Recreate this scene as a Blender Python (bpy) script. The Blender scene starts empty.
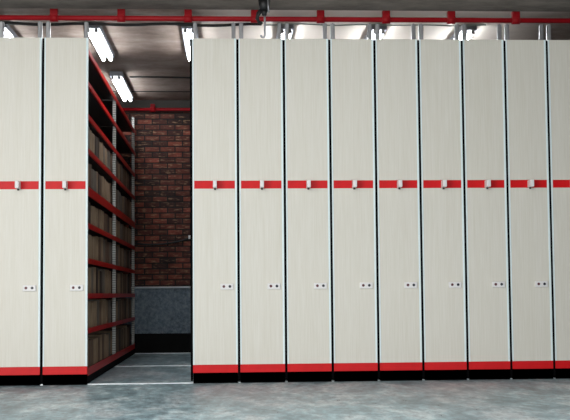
import bpy, bmesh, math, random
from mathutils import Matrix, Vector
random.seed(7)
S = bpy.context.scene
COL = S.collection

# ------------------------------------------------------------------ camera
f_px, D, CH, yaw, pit, rol, sy = 1053.73, 9.1325, .7649, .0539, .0607, .0084, 19.37
Fd = Vector((math.sin(yaw)*math.cos(pit), math.cos(yaw)*math.cos(pit), math.sin(pit)))
R0 = Vector((math.cos(yaw), -math.sin(yaw), 0)); U0 = R0.cross(Fd)
R1 = math.cos(rol)*R0 - math.sin(rol)*U0
U1 = math.sin(rol)*R0 + math.cos(rol)*U0
cd = bpy.data.cameras.new('camera'); cam = bpy.data.objects.new('camera', cd); COL.objects.link(cam)
cd.sensor_fit = 'HORIZONTAL'; cd.sensor_width = 36; cd.lens = f_px*36/570
cd.shift_y = sy/570; cd.clip_end = 200
M3 = Matrix((R1, U1, -Fd)).transposed()
cam.matrix_world = Matrix.Translation((0, -D, CH)) @ M3.to_4x4()
S.camera = cam

# ------------------------------------------------------------------ colour management
S.view_settings.view_transform = 'Standard'; S.view_settings.look = 'None'
S.view_settings.gamma = 1; S.view_settings.use_curve_mapping = False
S.view_settings.exposure = -0.09

# ------------------------------------------------------------------ world
w = bpy.data.worlds.new('world'); S.world = w; w.use_nodes = True
w.node_tree.nodes['Background'].inputs[0].default_value = (.72, .86, 1, 1)
w.node_tree.nodes['Background'].inputs[1].default_value = 0.16

# ------------------------------------------------------------------ hall lights (ceiling lamps and daylight of the hall behind the camera) and an added low fill
def area(name, loc, target, sx, sy_, energy, col):
    l = bpy.data.lights.new(name, 'AREA'); l.shape = 'RECTANGLE'; l.size = sx; l.size_y = sy_
    l.energy = energy; l.color = col
    o = bpy.data.objects.new(name, l); COL.objects.link(o); o.location = loc
    o.rotation_euler = (Vector(target)-Vector(loc)).to_track_quat('-Z', 'Y').to_euler()
    return o
area('hall_daylight', (-5.5, -9.5, 1.35), (-.6, 0, .9), 4.0, 1.8, 400, (1, .965, .925))
area('hall_low_fill', (.6, -4.6, .75), (.6, 0, .7), 6.0, .9, 62, (.95, .985, 1))  # added fill, not a real source; lifts the lower panels and floor
area('hall_ceiling_lamps', (-.8, -4.6, 3.25), (-.6, -2.2, 0), 6.0, .6, 185, (.98, .985, .97))

TUBE = 40.0      # emission of the fluorescent tubes

# ------------------------------------------------------------------ helpers
def tag(o, label=None, cat=None, group=None, kind=None):
    if label: o['label'] = label
    if cat: o['category'] = cat
    if group: o['group'] = group
    if kind: o['kind'] = kind
    return o
def empty(name, loc, label, cat, group=None):
    o = bpy.data.objects.new(name, None); COL.objects.link(o); o.location = loc
    o.empty_display_size = .1
    return tag(o, label, cat, group)
class MB:
    def __init__(s): s.bm = bmesh.new()
    def box(s, x0, x1, y0, y1, z0, z1, bev=0, seg=1, mi=0):
        r = bmesh.ops.create_cube(s.bm, size=1)
        vs = r['verts']
        for v in vs:
            v.co = Vector(((x0+x1)/2+v.co.x*(x1-x0), (y0+y1)/2+v.co.y*(y1-y0), (z0+z1)/2+v.co.z*(z1-z0)))
        fs = set(f for v in vs for f in v.link_faces)
        for f in fs: f.material_index = mi
        if bev:
            es = list(set(e for v in vs for e in v.link_edges))
            bmesh.ops.bevel(s.bm, geom=es, offset=bev, segments=seg, affect='EDGES', profile=.5)
        return s
    def cyl(s, a, b, r, n=14, r2=None, mi=0):
        a = Vector(a); b = Vector(b); d = b-a
        q = d.to_track_quat('Z', 'Y').to_matrix().to_4x4()
        m = Matrix.Translation((a+b)/2) @ q
        res = bmesh.ops.create_cone(s.bm, cap_ends=True, segments=n, radius1=r, radius2=r if r2 is None else r2, depth=d.length, matrix=m)
        for f in set(f for v in res['verts'] for f in v.link_faces):
            f.material_index = mi; f.smooth = len(f.verts) == 4
        return s
    def tube(s, pts, r, n=10):
        pts = [Vector(p) for p in pts]; rings = []
        for i, p in enumerate(pts):
            t = (pts[min(i+1, len(pts)-1)]-pts[max(i-1, 0)]).normalized()
            up = Vector((0, 0, 1)) if abs(t.z) < .9 else Vector((0, 1, 0))
            u = t.cross(up).normalized(); v = u.cross(t)
            rr = r[i] if isinstance(r, (list, tuple)) else r
            rings.append([s.bm.verts.new(p+(u*math.cos(2*math.pi*k/n)+v*math.sin(2*math.pi*k/n))*rr) for k in range(n)])
        for a, b in zip(rings, rings[1:]):
            for k in range(n):
                fc = s.bm.faces.new((a[k], a[(k+1) % n], b[(k+1) % n], b[k])); fc.smooth = True
        s.bm.faces.new(rings[0][::-1]); s.bm.faces.new(rings[-1])
        return s
    def build(s, name, mat, parent=None, loc=None):
        bmesh.ops.recalc_face_normals(s.bm, faces=s.bm.faces)
        me = bpy.data.meshes.new(name); s.bm.to_mesh(me); s.bm.free()
        for m in (mat if isinstance(mat, (list, tuple)) else [mat]): me.materials.append(m)
        o = bpy.data.objects.new(name, me); COL.objects.link(o)
        if parent: o.parent = parent
        if loc: o.location = loc
        return o

# ------------------------------------------------------------------ materials
def mat(name, col=(.5, .5, .5), rough=.5, metal=0, emit=None):
    m = bpy.data.materials.new(name); m.use_nodes = True
    b = m.node_tree.nodes['Principled BSDF']
    b.inputs['Base Color'].default_value = (*col, 1); b.inputs['Roughness'].default_value = rough
    b.inputs['Metallic'].default_value = metal
    if emit:
        b.inputs['Emission Color'].default_value = (*emit[0], 1); b.inputs['Emission Strength'].default_value = emit[1]
    return m, m.node_tree.nodes, m.node_tree.links, b
def coords(nd, lk, scale=(1, 1, 1), kind='Object', rnd=False):
    tc = nd.new('ShaderNodeTexCoord'); mp = nd.new('ShaderNodeMapping')
    mp.inputs['Scale'].default_value = scale
    lk.new(tc.outputs[kind], mp.inputs['Vector'])
    if rnd:
        oi = nd.new('ShaderNodeObjectInfo'); mu = nd.new('ShaderNodeMath'); mu.operation = 'MULTIPLY'; mu.inputs[1].default_value = 37
        lk.new(oi.outputs['Random'], mu.inputs[0])
        cx = nd.new('ShaderNodeCombineXYZ'); lk.new(mu.outputs[0], cx.inputs[0]); lk.new(mu.outputs[0], cx.inputs[1])
        lk.new(cx.outputs[0], mp.inputs['Location'])
    return mp.outputs[0]
def noise(nd, lk, vec, scale, detail=4, rough=.55):
    n = nd.new('ShaderNodeTexNoise'); n.inputs['Scale'].default_value = scale
    n.inputs['Detail'].default_value = detail; n.inputs['Roughness'].default_value = rough
    lk.new(vec, n.inputs['Vector']); return n.outputs['Fac']
def ramp(nd, lk, fac, stops):
    r = nd.new('ShaderNodeValToRGB'); e = r.color_ramp.elements
    while len(e) < len(stops): e.new(.5)
    for el, (p, c) in zip(e, stops): el.position = p; el.color = (*c, 1)
    lk.new(fac, r.inputs[0]); return r.outputs[0]
def mix(nd, lk, fac, a, b, mode='MIX'):
    m = nd.new('ShaderNodeMixRGB'); m.blend_type = mode
    for i, v in ((0, fac), (1, a), (2, b)):
        if isinstance(v, (int, float)): m.inputs[i].default_value = v
        elif isinstance(v, tuple): m.inputs[i].default_value = (*v, 1)
        else: lk.new(v, m.inputs[i])
    return m.outputs[0]
def bump(nd, lk, b, h, st, dist=.01):
    bp = nd.new('ShaderNodeBump'); bp.inputs['Strength'].default_value = st; bp.inputs['Distance'].default_value = dist
    lk.new(h, bp.inputs['Height']); lk.new(bp.outputs[0], b.inputs['Normal'])

# cream laminate with a fine vertical grain
m_lam, nd, lk, b = mat('cream_laminate', rough=.42)
v = coords(nd, lk, (1, 1, .035), rnd=True)
g1 = noise(nd, lk, v, 95, 4); g2 = noise(nd, lk, v, 16, 3)
c1 = ramp(nd, lk, g1, [(.25, (.69, .66, .58)), (.7, (.755, .73, .665))])
c2 = ramp(nd, lk, g2, [(.35, (.975, .972, .96)), (.65, (1, 1, 1))])
lk.new(mix(nd, lk, 1, c1, c2, 'MULTIPLY'), b.inputs['Base Color'])
# red lacquer
def red_mat(name, col, rough=.4):
    m, nd, lk, b = mat(name, rough=rough)
    n = noise(nd, lk, coords(nd, lk), 9, 5)
    lk.new(ramp(nd, lk, n, [(.3, tuple(c*.85 for c in col)), (.7, col)]), b.inputs['Base Color']); b.inputs['Specular IOR Level'].default_value = .25
    return m
m_red = red_mat('red_plastic', (.70, .006, .010))
m_beam = red_mat('red_painted_steel', (.60, .010, .010), .35)
m_pipe = red_mat('red_pipe_paint', (.33, .004, .009), .5)
m_alu, nd, lk, b = mat('pale_aluminium', (.80, .91, .93), .4)
m_post, nd, lk, b = mat('perforated_white_steel', rough=.45)
tc = nd.new('ShaderNodeTexCoord'); sp = nd.new('ShaderNodeSeparateXYZ'); lk.new(tc.outputs['Object'], sp.inputs[0])
mm = nd.new('ShaderNodeMath'); mm.operation = 'MULTIPLY'; mm.inputs[1].default_value = 1/.025; lk.new(sp.outputs[2], mm.inputs[0])
fr = nd.new('ShaderNodeMath'); fr.operation = 'FRACT'; lk.new(mm.outputs[0], fr.inputs[0])
lk.new(ramp(nd, lk, fr.outputs[0], [(0, (.62, .62, .58)), (.6, (.62, .62, .58)), (.66, (.24, .24, .23)), (.92, (.24, .24, .23)), (.98, (.62, .62, .58))]), b.inputs['Base Color'])
m_stub, nd, lk, b = mat('galvanised_steel', rough=.4, metal=.55)
n = noise(nd, lk, coords(nd, lk, (1, 1, .3)), 30, 3)
lk.new(ramp(nd, lk, n, [(.3, (.26, .26, .27)), (.7, (.42, .42, .43))]), b.inputs['Base Color'])
def matte(name, c, sp):
    m, nd, lk, b = mat(name, c, .7); b.inputs['Specular IOR Level'].default_value = sp; return m
m_black = matte('black_base_paint', (.0025, .0025, .003), .05)
m_rub = matte('black_rubber', (.002, .002, .0025), .03)
m_dark = mat('dark_sheet_steel', (.040, .030, .026), .6)[0]
m_white = mat('white_plastic', (.82, .80, .80), .35)[0]
m_btnr = mat('dark_red_button', (.10, .012, .02), .4)[0]
m_btnb = mat('black_button', (.008, .008, .02), .4)[0]
m_cable = mat('black_cable', (.006, .006, .006), .5)[0]
m_gcable = mat('grey_green_conduit', (.22, .25, .22), .5)[0]
m_house = mat('grey_lamp_housing', (.16, .17, .19), .5)[0]
m_tube = mat('lit_fluorescent_tube', (.9, .9, .9), .4, emit=((.93, .97, 1), TUBE))[0]
m_cap = mat('tube_end_cap', (.5, .5, .5), .4)[0]

# floor: blue grey polished screed with pale and reddish blotches
m_floor, nd, lk, b = mat('blue_grey_screed', rough=.3)
v = coords(nd, lk, (1, .45, 1))
a1 = noise(nd, lk, v, 3.2, 10, .72); a2 = noise(nd, lk, v, 15, 10, .75); a3 = noise(nd, lk, v, .8, 5, .6)
c = ramp(nd, lk, a1, [(.36, (.20, .31, .35)), (.5, (.46, .64, .69)), (.59, (.80, .93, .95))])
c = mix(nd, lk, ramp(nd, lk, a3, [(.5, (0, 0, 0)), (.72, (.45, .45, .45))]), c, (.50, .38, .40))
c = mix(nd, lk, .75, c, ramp(nd, lk, a2, [(.38, (.30, .32, .35)), (.58, (1, 1, 1))]), 'MULTIPLY')
lk.new(c, b.inputs['Base Color'])
lk.new(ramp(nd, lk, a2, [(.3, (.24, .24, .24)), (.7, (.46, .46, .46))]), b.inputs['Roughness'])
bump(nd, lk, b, a2, .12)
# ceiling: stained board marked concrete
m_ceil, nd, lk, b = mat('stained_concrete', rough=.8)
v = coords(nd, lk, (.55, 1, 1)); a1 = noise(nd, lk, v, 2.8, 9, .70); a2 = noise(nd, lk, coords(nd, lk), 14, 6, .7)
c = ramp(nd, lk, a1, [(.3, (.22, .16, .13)), (.5, (.36, .28, .235)), (.7, (.52, .43, .37))])
c = mix(nd, lk, .5, c, ramp(nd, lk, a2, [(.3, (.6, .6, .6)), (.7, (1, 1, 1))]), 'MULTIPLY')
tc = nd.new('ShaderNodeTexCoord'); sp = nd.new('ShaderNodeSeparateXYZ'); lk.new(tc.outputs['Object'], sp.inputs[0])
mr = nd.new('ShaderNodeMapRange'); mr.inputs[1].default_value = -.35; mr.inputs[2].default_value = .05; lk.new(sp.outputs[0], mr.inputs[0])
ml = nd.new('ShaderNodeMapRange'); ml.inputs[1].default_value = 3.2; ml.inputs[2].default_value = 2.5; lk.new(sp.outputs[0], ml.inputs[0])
c = mix(nd, lk, mix(nd, lk, 1, mr.outputs[0], ml.outputs[0], 'MULTIPLY'), c, mix(nd, lk, .12, (.90, .83, .75), c))   # paler stretch: brightness from the lamps painted into the ceiling colour
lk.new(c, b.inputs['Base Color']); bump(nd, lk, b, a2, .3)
# brick
m_brick, nd, lk, b = mat('dark_red_brick', rough=.75)
tc = nd.new('ShaderNodeTexCoord'); sp = nd.new('ShaderNodeSeparateXYZ'); lk.new(tc.outputs['Object'], sp.inputs[0])
cx = nd.new('ShaderNodeCombineXYZ'); lk.new(sp.outputs[0], cx.inputs[0]); lk.new(sp.outputs[2], cx.inputs[1])
br = nd.new('ShaderNodeTexBrick'); lk.new(cx.outputs[0], br.inputs['Vector'])
br.inputs['Scale'].default_value = 1; br.inputs['Brick Width'].default_value = .20; br.inputs['Row Height'].default_value = .0735
br.inputs['Mortar Size'].default_value = .011; br.inputs['Mortar Smooth'].default_value = .6; br.inputs['Bias'].default_value = -.1
br.inputs['Color1'].default_value = (.05, .018, .013, 1); br.inputs['Color2'].default_value = (.38, .085, .05, 1)
br.inputs['Mortar'].default_value = (.02, .015, .013, 1)
n1 = noise(nd, lk, cx.outputs[0], 7, 6, .7)
mpz = nd.new('ShaderNodeMapping'); mpz.inputs['Scale'].default_value = (6, 27, 1); lk.new(cx.outputs[0], mpz.inputs[0])
n2 = noise(nd, lk, mpz.outputs[0], 1.6, 3, .6)
c = mix(nd, lk, 1, br.outputs['Color'], ramp(nd, lk, n1, [(.3, (.35, .33, .33)), (.65, (1.0, 1.0, 1.0))]), 'MULTIPLY')
tan = mix(nd, lk, 1, ramp(nd, lk, n2, [(.54, (0, 0, 0)), (.68, (.8, .8, .8))]), ramp(nd, lk, br.outputs['Fac'], [(0, (1, 1, 1)), (.5, (0, 0, 0))]), 'MULTIPLY')
c = mix(nd, lk, tan, c, (.40, .23, .13))
lk.new(c, b.inputs['Base Color'])
inv = nd.new('ShaderNodeInvert'); lk.new(br.outputs['Fac'], inv.inputs[1]); bump(nd, lk, b, inv.outputs[0], .8, .012)
m_dado, nd, lk, b = mat('blue_grey_plaster', rough=.6)
n = noise(nd, lk, coords(nd, lk), 24, 8, .8)
lk.new(ramp(nd, lk, n, [(.38, (.09, .125, .16)), (.62, (.27, .34, .40))]), b.inputs['Base Color'])
m_front, nd, lk, b = mat('grey_ceiling_slab', rough=.8)
a1 = noise(nd, lk, coords(nd, lk, (.5, 1, 1)), 5, 9, .7)
lk.new(ramp(nd, lk, a1, [(.3, (.10, .082, .07)), (.7, (.27, .23, .20))]), b.inputs['Base Color'])
m_lintel = mat('dark_concrete_beam', (.06, .055, .05), .8)[0]
m_ledge = mat('white_ledge_paint', (.72, .76, .80), .4)[0]
m_skirt = matte('black_skirting', (.006, .006, .006), .15)
m_rail, nd, lk, b = mat('worn_steel_rail', rough=.3, metal=.35)
n = noise(nd, lk, coords(nd, lk, (.4, 1, 1)), 6, 6, .7)
lk.new(ramp(nd, lk, n, [(.32, (.45, .5, .52)), (.6, (.88, .93, .95))]), b.inputs['Base Color'])

# ------------------------------------------------------------------ structure
CEIL, WALL, UD = 3.33, 4.80, 4.61
XL, XR, YF = -7.5, 8.5, -13
def struct(name, mb, m): return tag(mb.build(name, m), kind='structure')
struct('floor', MB().box(XL, XR, YF, WALL+.2, -.2, 0), m_floor)
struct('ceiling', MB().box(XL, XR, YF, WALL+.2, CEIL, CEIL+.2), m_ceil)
struct('wall_back', MB().box(XL, XR, WALL, WALL+.2, .85, CEIL), m_brick)
struct('trim_1', MB().box(XL, XR, WALL-.02, WALL+.2, .25, .845), m_dado)
struct('trim_3', MB().box(XL, XR, WALL-.06, WALL, 3.175, CEIL-.001, .004), m_lintel)
struct('trim_4', MB().box(XL, XR, YF, .05, 3.27, CEIL-.001), m_front)
struct('trim_2', MB().box(XL, XR, WALL-.045, WALL, .845, .868, .004), m_ledge)
struct('baseboard_back', MB().box(XL, XR, WALL-.03, WALL+.2, 0, .255, .004), m_skirt)

# ------------------------------------------------------------------ floor rails (set in the screed, running under all units)
for y, wd, lab in ((.048, .05, 'pale steel floor rail along the front of the storage units'),
                   (2.28, .055, 'pale steel floor rail crossing the middle of the open aisle'),
                   (4.70, .055, 'pale steel floor rail at the back of the aisle before the wall')):
    mb = MB()
    mb.box(XL+1, XR-1, y-wd/2, y-wd*.12, 0, .006); mb.box(XL+1, XR-1, y+wd*.12, y+wd/2, 0, .006); mb.box(XL+1, XR-1, y-wd*.12, y+wd*.12, 0, .002)
    tag(mb.build('floor_rail', m_rail), lab, 'rail', 'floor rails under the storage units')

# ------------------------------------------------------------------ storage units
LEV = [.14, .48, .78, 1.083, 1.39, 1.705, 2.04, 2.34, 2.625, 2.91]   # top of each red beam
def storage_unit(x0, wd, label, detailed):
    u = empty('mobile_storage_unit', (x0, 0, 0), label, 'storage unit', 'mobile storage units in a row')
    tl, tr = .012, .017
    MB().box(tl, wd-tr, 0, .022, .158, 3.0, .001).build('end_panel', m_lam, u)
    MB().box(0, tl, -.004, .026, .158, 3.0, .0015).build('edge_trim', m_alu, u)
    MB().box(wd-tr, wd, -.004, .026, .158, 3.0, .0015).build('edge_trim', m_alu, u)
    MB().box(tl+.003, wd-tr-.002, -.003, .0, 1.678, 1.747, .0008).build('red_band', m_red, u)
    cx = wd/2+.002
    # lever handle: rounded stem, deep flat grip and a dark pivot pin
    h = MB().box(cx-.0165, cx+.0165, -.105, -.003, 1.679, 1.741, .005, 2).build('handle', m_white, u)
    MB().cyl((cx, -.035, 1.664), (cx, -.035, 1.681), .009).build('pivot_pin', m_dark, h)
    px = wd-.036-.112
    s = MB().box(px, px+.112, -.020, 0, .802, .854, .004, 2).build('switch_plate', m_white, u)
    MB().cyl((px+.030, -.028, .829), (px+.030, -.019, .829), .010).cyl((px+.030, -.022, .829), (px+.030, -.0195, .829), .012).build('button', m_btnr, s)['label'] = 'dark red round button'
    MB().cyl((px+.082, -.028, .829), (px+.082, -.019, .829), .010).cyl((px+.082, -.022, .829), (px+.082, -.0195, .829), .012).build('button', m_btnb, s)['label'] = 'black round button'
    MB().box(0, wd, -.004, .026, .090, .1575, .001).build('kick_strip', m_red, u)
    b = MB().box(.002, wd-.002, -.002, UD, .0075, .0895).box(.002, wd-.002, -.002, .016, .0005, .0895)
    b.build('base', m_black, u)
    MB().box(-.0205, -.0002, .008, .035, .02, 2.995).build('rubber_seal', m_rub, u)
    # upright channels, rising above the panel at the front and rear corners
    for y0 in (.03, 2.30, UD-.04):
        top = 2.93 if y0 == 2.30 else (3.145 if y0 < 1 else 3.075)
        for xa in ((.006, .042), (wd-.040, wd-.006)):
            if y0 == .03:
                MB().box(xa[0], xa[1], y0, y0+.004, .09, top).box(xa[0], xa[0]+.004, y0, y0+.036, .09, top).box(xa[1]-.004, xa[1], y0, y0+.036, .09, top)\
                    .box(xa[0]+.012, xa[1]-.012, y0-.004, y0, 3.002, top+.004, .001).build('upright', m_stub, u)
            else:
                MB().box(xa[0], xa[1], y0, y0+.04, .09, top, .002).build('upright', m_post, u)['label'] = 'white perforated upright'
    MB().box(.002, .005, .03, UD, .09, 2.93).build('back_sheet', m_dark, u)
    bays = ((.07, 2.30), (2.34, UD-.04)) if detailed else ((.07, UD-.04),)
    for i, z in enumerate(LEV):
        for a, c in bays:
            if not detailed and a < 1 or detailed:
                bh = .068 if i in (0,) else (.075 if i == 5 else .045)
                sh = MB().box(.007, wd-.014, a-.0, c, z-.030, z-.012)
                if not detailed: sh.box(wd-.010, wd-.001, a, c, z-bh, z)
                sh = sh.build('shelf', [m_dark], u)
                if detailed:
                    MB().box(wd-.0055, wd, a-.04, c+.0 if c < 3 else c+.04, z-bh, z, .001).box(wd-.014, wd-.0055, a, c, z-bh, z-bh+.003).build('shelf_beam', m_beam, sh)['label'] = 'red steel beam along the shelf edge'
    return u
C10 = [-1.5971, .088, .494, .897, 1.297, 1.687, 2.077, 2.461, 2.842]
storage_unit(-1.985, .376, 'cream storage unit cut off by the left edge of the picture', False)
storage_unit(-1.585, .376, 'cream storage unit left of the open aisle with files on its red shelves', True)
ordn = ['directly right of the open aisle', 'second to the right of the open aisle', 'third to the right of the open aisle',
        'fourth to the right of the open aisle', 'fifth to the right of the open aisle', 'sixth to the right of the open aisle',
        'seventh to the right of the open aisle', 'eighth to the right of the open aisle', 'cut off by the right edge of the picture']
edges = [-.318] + C10[1:] + [3.225]
for i in range(9):
    x0 = edges[i]+.0105; wd = edges[i+1]-.0105-x0
    storage_unit(x0, wd, 'cream storage unit '+ordn[i], False)

# ------------------------------------------------------------------ files on the open shelves of the unit left of the aisle
def file_mat(name, a, b_):
    m, nd, lk, b = mat(name, rough=.7)
    n = noise(nd, lk, coords(nd, lk, (1, 1, .4), rnd=True), 18, 5)
    lk.new(ramp(nd, lk, n, [(.3, a), (.7, b_)]), b.inputs['Base Color']); return m
shades = [('tan', file_mat('tan_card', (.24, .165, .10), (.40, .28, .18))),
          ('brown', file_mat('brown_card', (.11, .066, .042), (.19, .118, .075))),
          ('dark brown', file_mat('dark_brown_card', (.04, .026, .02), (.08, .052, .038))),
          ('grey brown', file_mat('grey_brown_card', (.13, .105, .085), (.23, .19, .155)))]
m_page = mat('file_paper', (.42, .38, .31), .8)[0]
ORD = ['first', 'second', 'third', 'fourth', 'fifth', 'sixth', 'seventh', 'eighth', 'ninth', 'tenth', 'eleventh', 'twelfth', 'thirteenth', 'fourteenth', 'fifteenth', 'sixteenth']
SH = ['bottom shelf', 'second shelf up', 'third shelf up', 'fourth shelf up', 'fifth shelf up', 'sixth shelf up', 'seventh shelf up']
XF = -1.209-.045
def box_file(y, wd, ht, dp, z, m, seed):
    r = random.Random(seed)
    mb = MB(); t = .004
    mb.box(-dp, 0, 0, t, 0, ht); mb.box(-dp, 0, wd-t, wd, 0, ht)             # two covers
    bow = min(.012, wd*.08); prof = [(0, 0), (bow, .25*wd), (bow*1.25, .5*wd), (bow, .75*wd), (0, wd)]
    vo = [mb.bm.verts.new((p[0], p[1], 0)) for p in prof]; vt = [mb.bm.verts.new((p[0], p[1], ht)) for p in prof]
    bi = [mb.bm.verts.new((-t, p[1], 0)) for p in prof]; ti = [mb.bm.verts.new((-t, p[1], ht)) for p in prof]
    for k in range(4):
        for q in ((vo[k], vo[k+1], vt[k+1], vt[k]), (bi[k+1], bi[k], ti[k], ti[k+1]), (vt[k], vt[k+1], ti[k+1], ti[k]), (vo[k+1], vo[k], bi[k], bi[k+1])):
            mb.bm.faces.new(q)
    hi = ht-.008-r.random()*.02
    mb.box(-dp+.01, -t-.0005, t, wd-t, .003, hi, mi=1)
    return mb.build('box_file', [m, m_page], None, (XF, y, z))
seed = 0
for li in range(7):
    z = LEV[li]-.0115
    for bi_, (a, c) in enumerate(((.078, 2.29), (2.35, UD-.05))):
        y = a+random.uniform(0, .03); k = 0
        while True:
            wd = random.choice((.10, .13, .15, .17, .19, .22)); 
            if y+wd > c: break
            if random.random() < .06 and k: y += .07; 
            if y+wd > c: break
            ht = min(random.uniform(.225, .262), LEV[li+1]-.046-z-.012) if li != 4 else random.uniform(.20, .225)
            sn, sm = random.choices(shades, (5, 5, 2, 3))[0]
            seed += 1
            o = box_file(y, wd-.003, ht, .27, z, sm, seed)
            tag(o, f"{sn} file, {ORD[k]} from {'the end panel' if bi_ == 0 else 'the middle upright'}, {'front' if bi_ == 0 else 'rear'} bay, {SH[li]}",
                'file', f"files in the {'front' if bi_ == 0 else 'rear'} bay, {SH[li]}")
            y += wd+random.choice((0, .001, .004)); k += 1

# ------------------------------------------------------------------ red pipes
def pipe(y, z, r, xs, label, x0, x1, hang=True):
    p = tag(MB().cyl((x0, y, z), (x1, y, z), r, 20).build('red_pipe', m_pipe), label, 'pipe', 'red pipes')
    for x in xs:
        mb = MB().cyl((x-.036, y, z), (x+.036, y, z), r+.012, 20)
        if hang:
            mb.box(x-.034, x+.034, y-.03, y+.03, z+r-.004, CEIL-.003, .006, 2)
        else: mb.box(x-.03, x+.03, y, WALL-.063, z-.02, z+.02, .003).box(x-.03, x+.03, y-.012, y+.012, z+r, z+r+.05, .003)
        mb.build('pipe_clamp', m_pipe, p)
    return p
pipe(.26, 3.243, .023, [-.350+.598*k for k in range(-3, 7)], 'long red pipe hung under the ceiling above the cream end panels', XL+1, XR-1)
pipe(4.705, 3.200, .021, [-.985+1.2*k for k in range(-1, 3)], 'red pipe along the top of the brick wall behind the aisle', -3, 4, False)

# ------------------------------------------------------------------ ceiling lamps
def lamp(x, y0, y1, label):
    t = empty('fluorescent_lamp', (x, (y0+y1)/2, CEIL), label, 'ceiling light', 'fluorescent lamps on the ceiling')
    L = (y1-y0)/2
    MB().box(-.075, .075, -L, L, -.055, 0, .006).build('housing', m_house, t)
    for s in (-1, 1):
        tb = MB().cyl((s*.037, -L+.03, -.078), (s*.037, L-.03, -.078), .016, 14).build('tube', m_tube, t)
        tb['label'] = 'lit white tube'
        for e in (-1, 1):
            MB().cyl((s*.037, e*L, -.078), (s*.037, e*(L-.03), -.078), .018).box(s*.037-.012, s*.037+.012, *sorted((e*L, e*(L-.02))), -.08, -.05).build('end_cap', m_cap, tb)
LX = [(-2.14, 'above the unit at the left edge of the picture'), (-1.27, 'above the file shelves left of the aisle'),
      (-.36, 'above the right side of the aisle'), (.56, 'seen between the second and third units right of the aisle'),
      (1.45, 'above the gap between the fourth and fifth units right of the aisle'), (2.32, 'above the gap between the sixth and seventh units right of the aisle')]
for x, d in LX:
    lamp(x, .74, 2.0, 'front row lamp '+d)
lamp(-1.28, 2.93, 4.36, 'lit ceiling lamp farther back, above the file shelves near the brick wall')

# ------------------------------------------------------------------ cables and hook
def sag(x0, x1, y, z, amp, n, r, m, name, label, seed=1, end=None):
    rr = random.Random(seed); ph = rr.random()*6
    pts = [(x0+(x1-x0)*i/n, y+.01*math.sin(i*.7+ph), z-amp*(.5+.5*math.sin(i*.9+ph))) for i in range(n+1)]
    if end: pts += end
    return tag(MB().tube(pts, r).build(name, m), label, 'cable')
sag(XL+1, .32, .565, 3.275, .016, 60, .014, m_cable, 'electric_cable', 'thick black cable under the ceiling just behind the red pipe, left half', 3)
sag(.34, 2.44, .565, 3.278, .010, 24, .006, m_gcable, 'electric_cable', 'thin grey cable under the ceiling above the right hand units', 4)
sag(-1.15, 4, 3.20, CEIL-.012, .004, 30, .010, m_cable, 'electric_cable', 'dark cable on the ceiling crossing before the farther aisle lamp', 5)
sag(-3, 4, 4.10, CEIL-.010, .003, 30, .006, m_cable, 'electric_cable', 'thin dark cable on the ceiling close to the brick wall', 6)
pts = [(-1.62+1.16*i/16, WALL-.012, 1.42+.11*((i-8.5)/8)**2) for i in range(17)]
tag(MB().tube(pts, .012).build('wall_cable', m_cable), 'black cable hanging in a shallow curve across the brick wall', 'cable')
tag(MB().box(-.525, -.485, WALL-.03, WALL, 1.49, 1.54, .005, 2).cyl((-.505, WALL-.036, 1.515), (-.505, WALL-.028, 1.515), .010).build('cable_clip', m_white), 'small pale cable box on the brick wall beside the right hand unit', 'cable box')

hk = empty('ceiling_hanger', (.315, -.30, 3.27), 'black ceiling hanger with a pale hook dangling before the red pipe', 'hanger')
MB().cyl((0, 0, 0), (0, 0, -.10), .052, 18, .042).cyl((0, 0, -.10), (0, 0, -.145), .032, 14, .018).box(-.045, .03, -.03, .03, -.03, 0, .004).build('black_body', m_cable, hk)
MB().tube([(-.02, 0, -.09), (-.05, 0, -.13), (-.06, 0, -.17), (-.045, 0, -.20), (-.015, 0, -.215)], [.02, .02, .018, .015, .010]).build('cable_tail', m_cable, hk)
MB().cyl((.030, -.045, -.02), (.036, -.045, -.13), .008).build('side_rod', m_stub, hk)
MB().tube([(.004, 0, -.15)]+[(.004, 0, -.145-.028*i) for i in range(1, 7)]+[(.004-.016*(1-math.cos(a))+.0, 0, -.313-.02*math.sin(a)) for a in (.4, .9, 1.5, 2.1, 2.7, 3.1)], .0085, 8).build('hook', m_stub, hk)
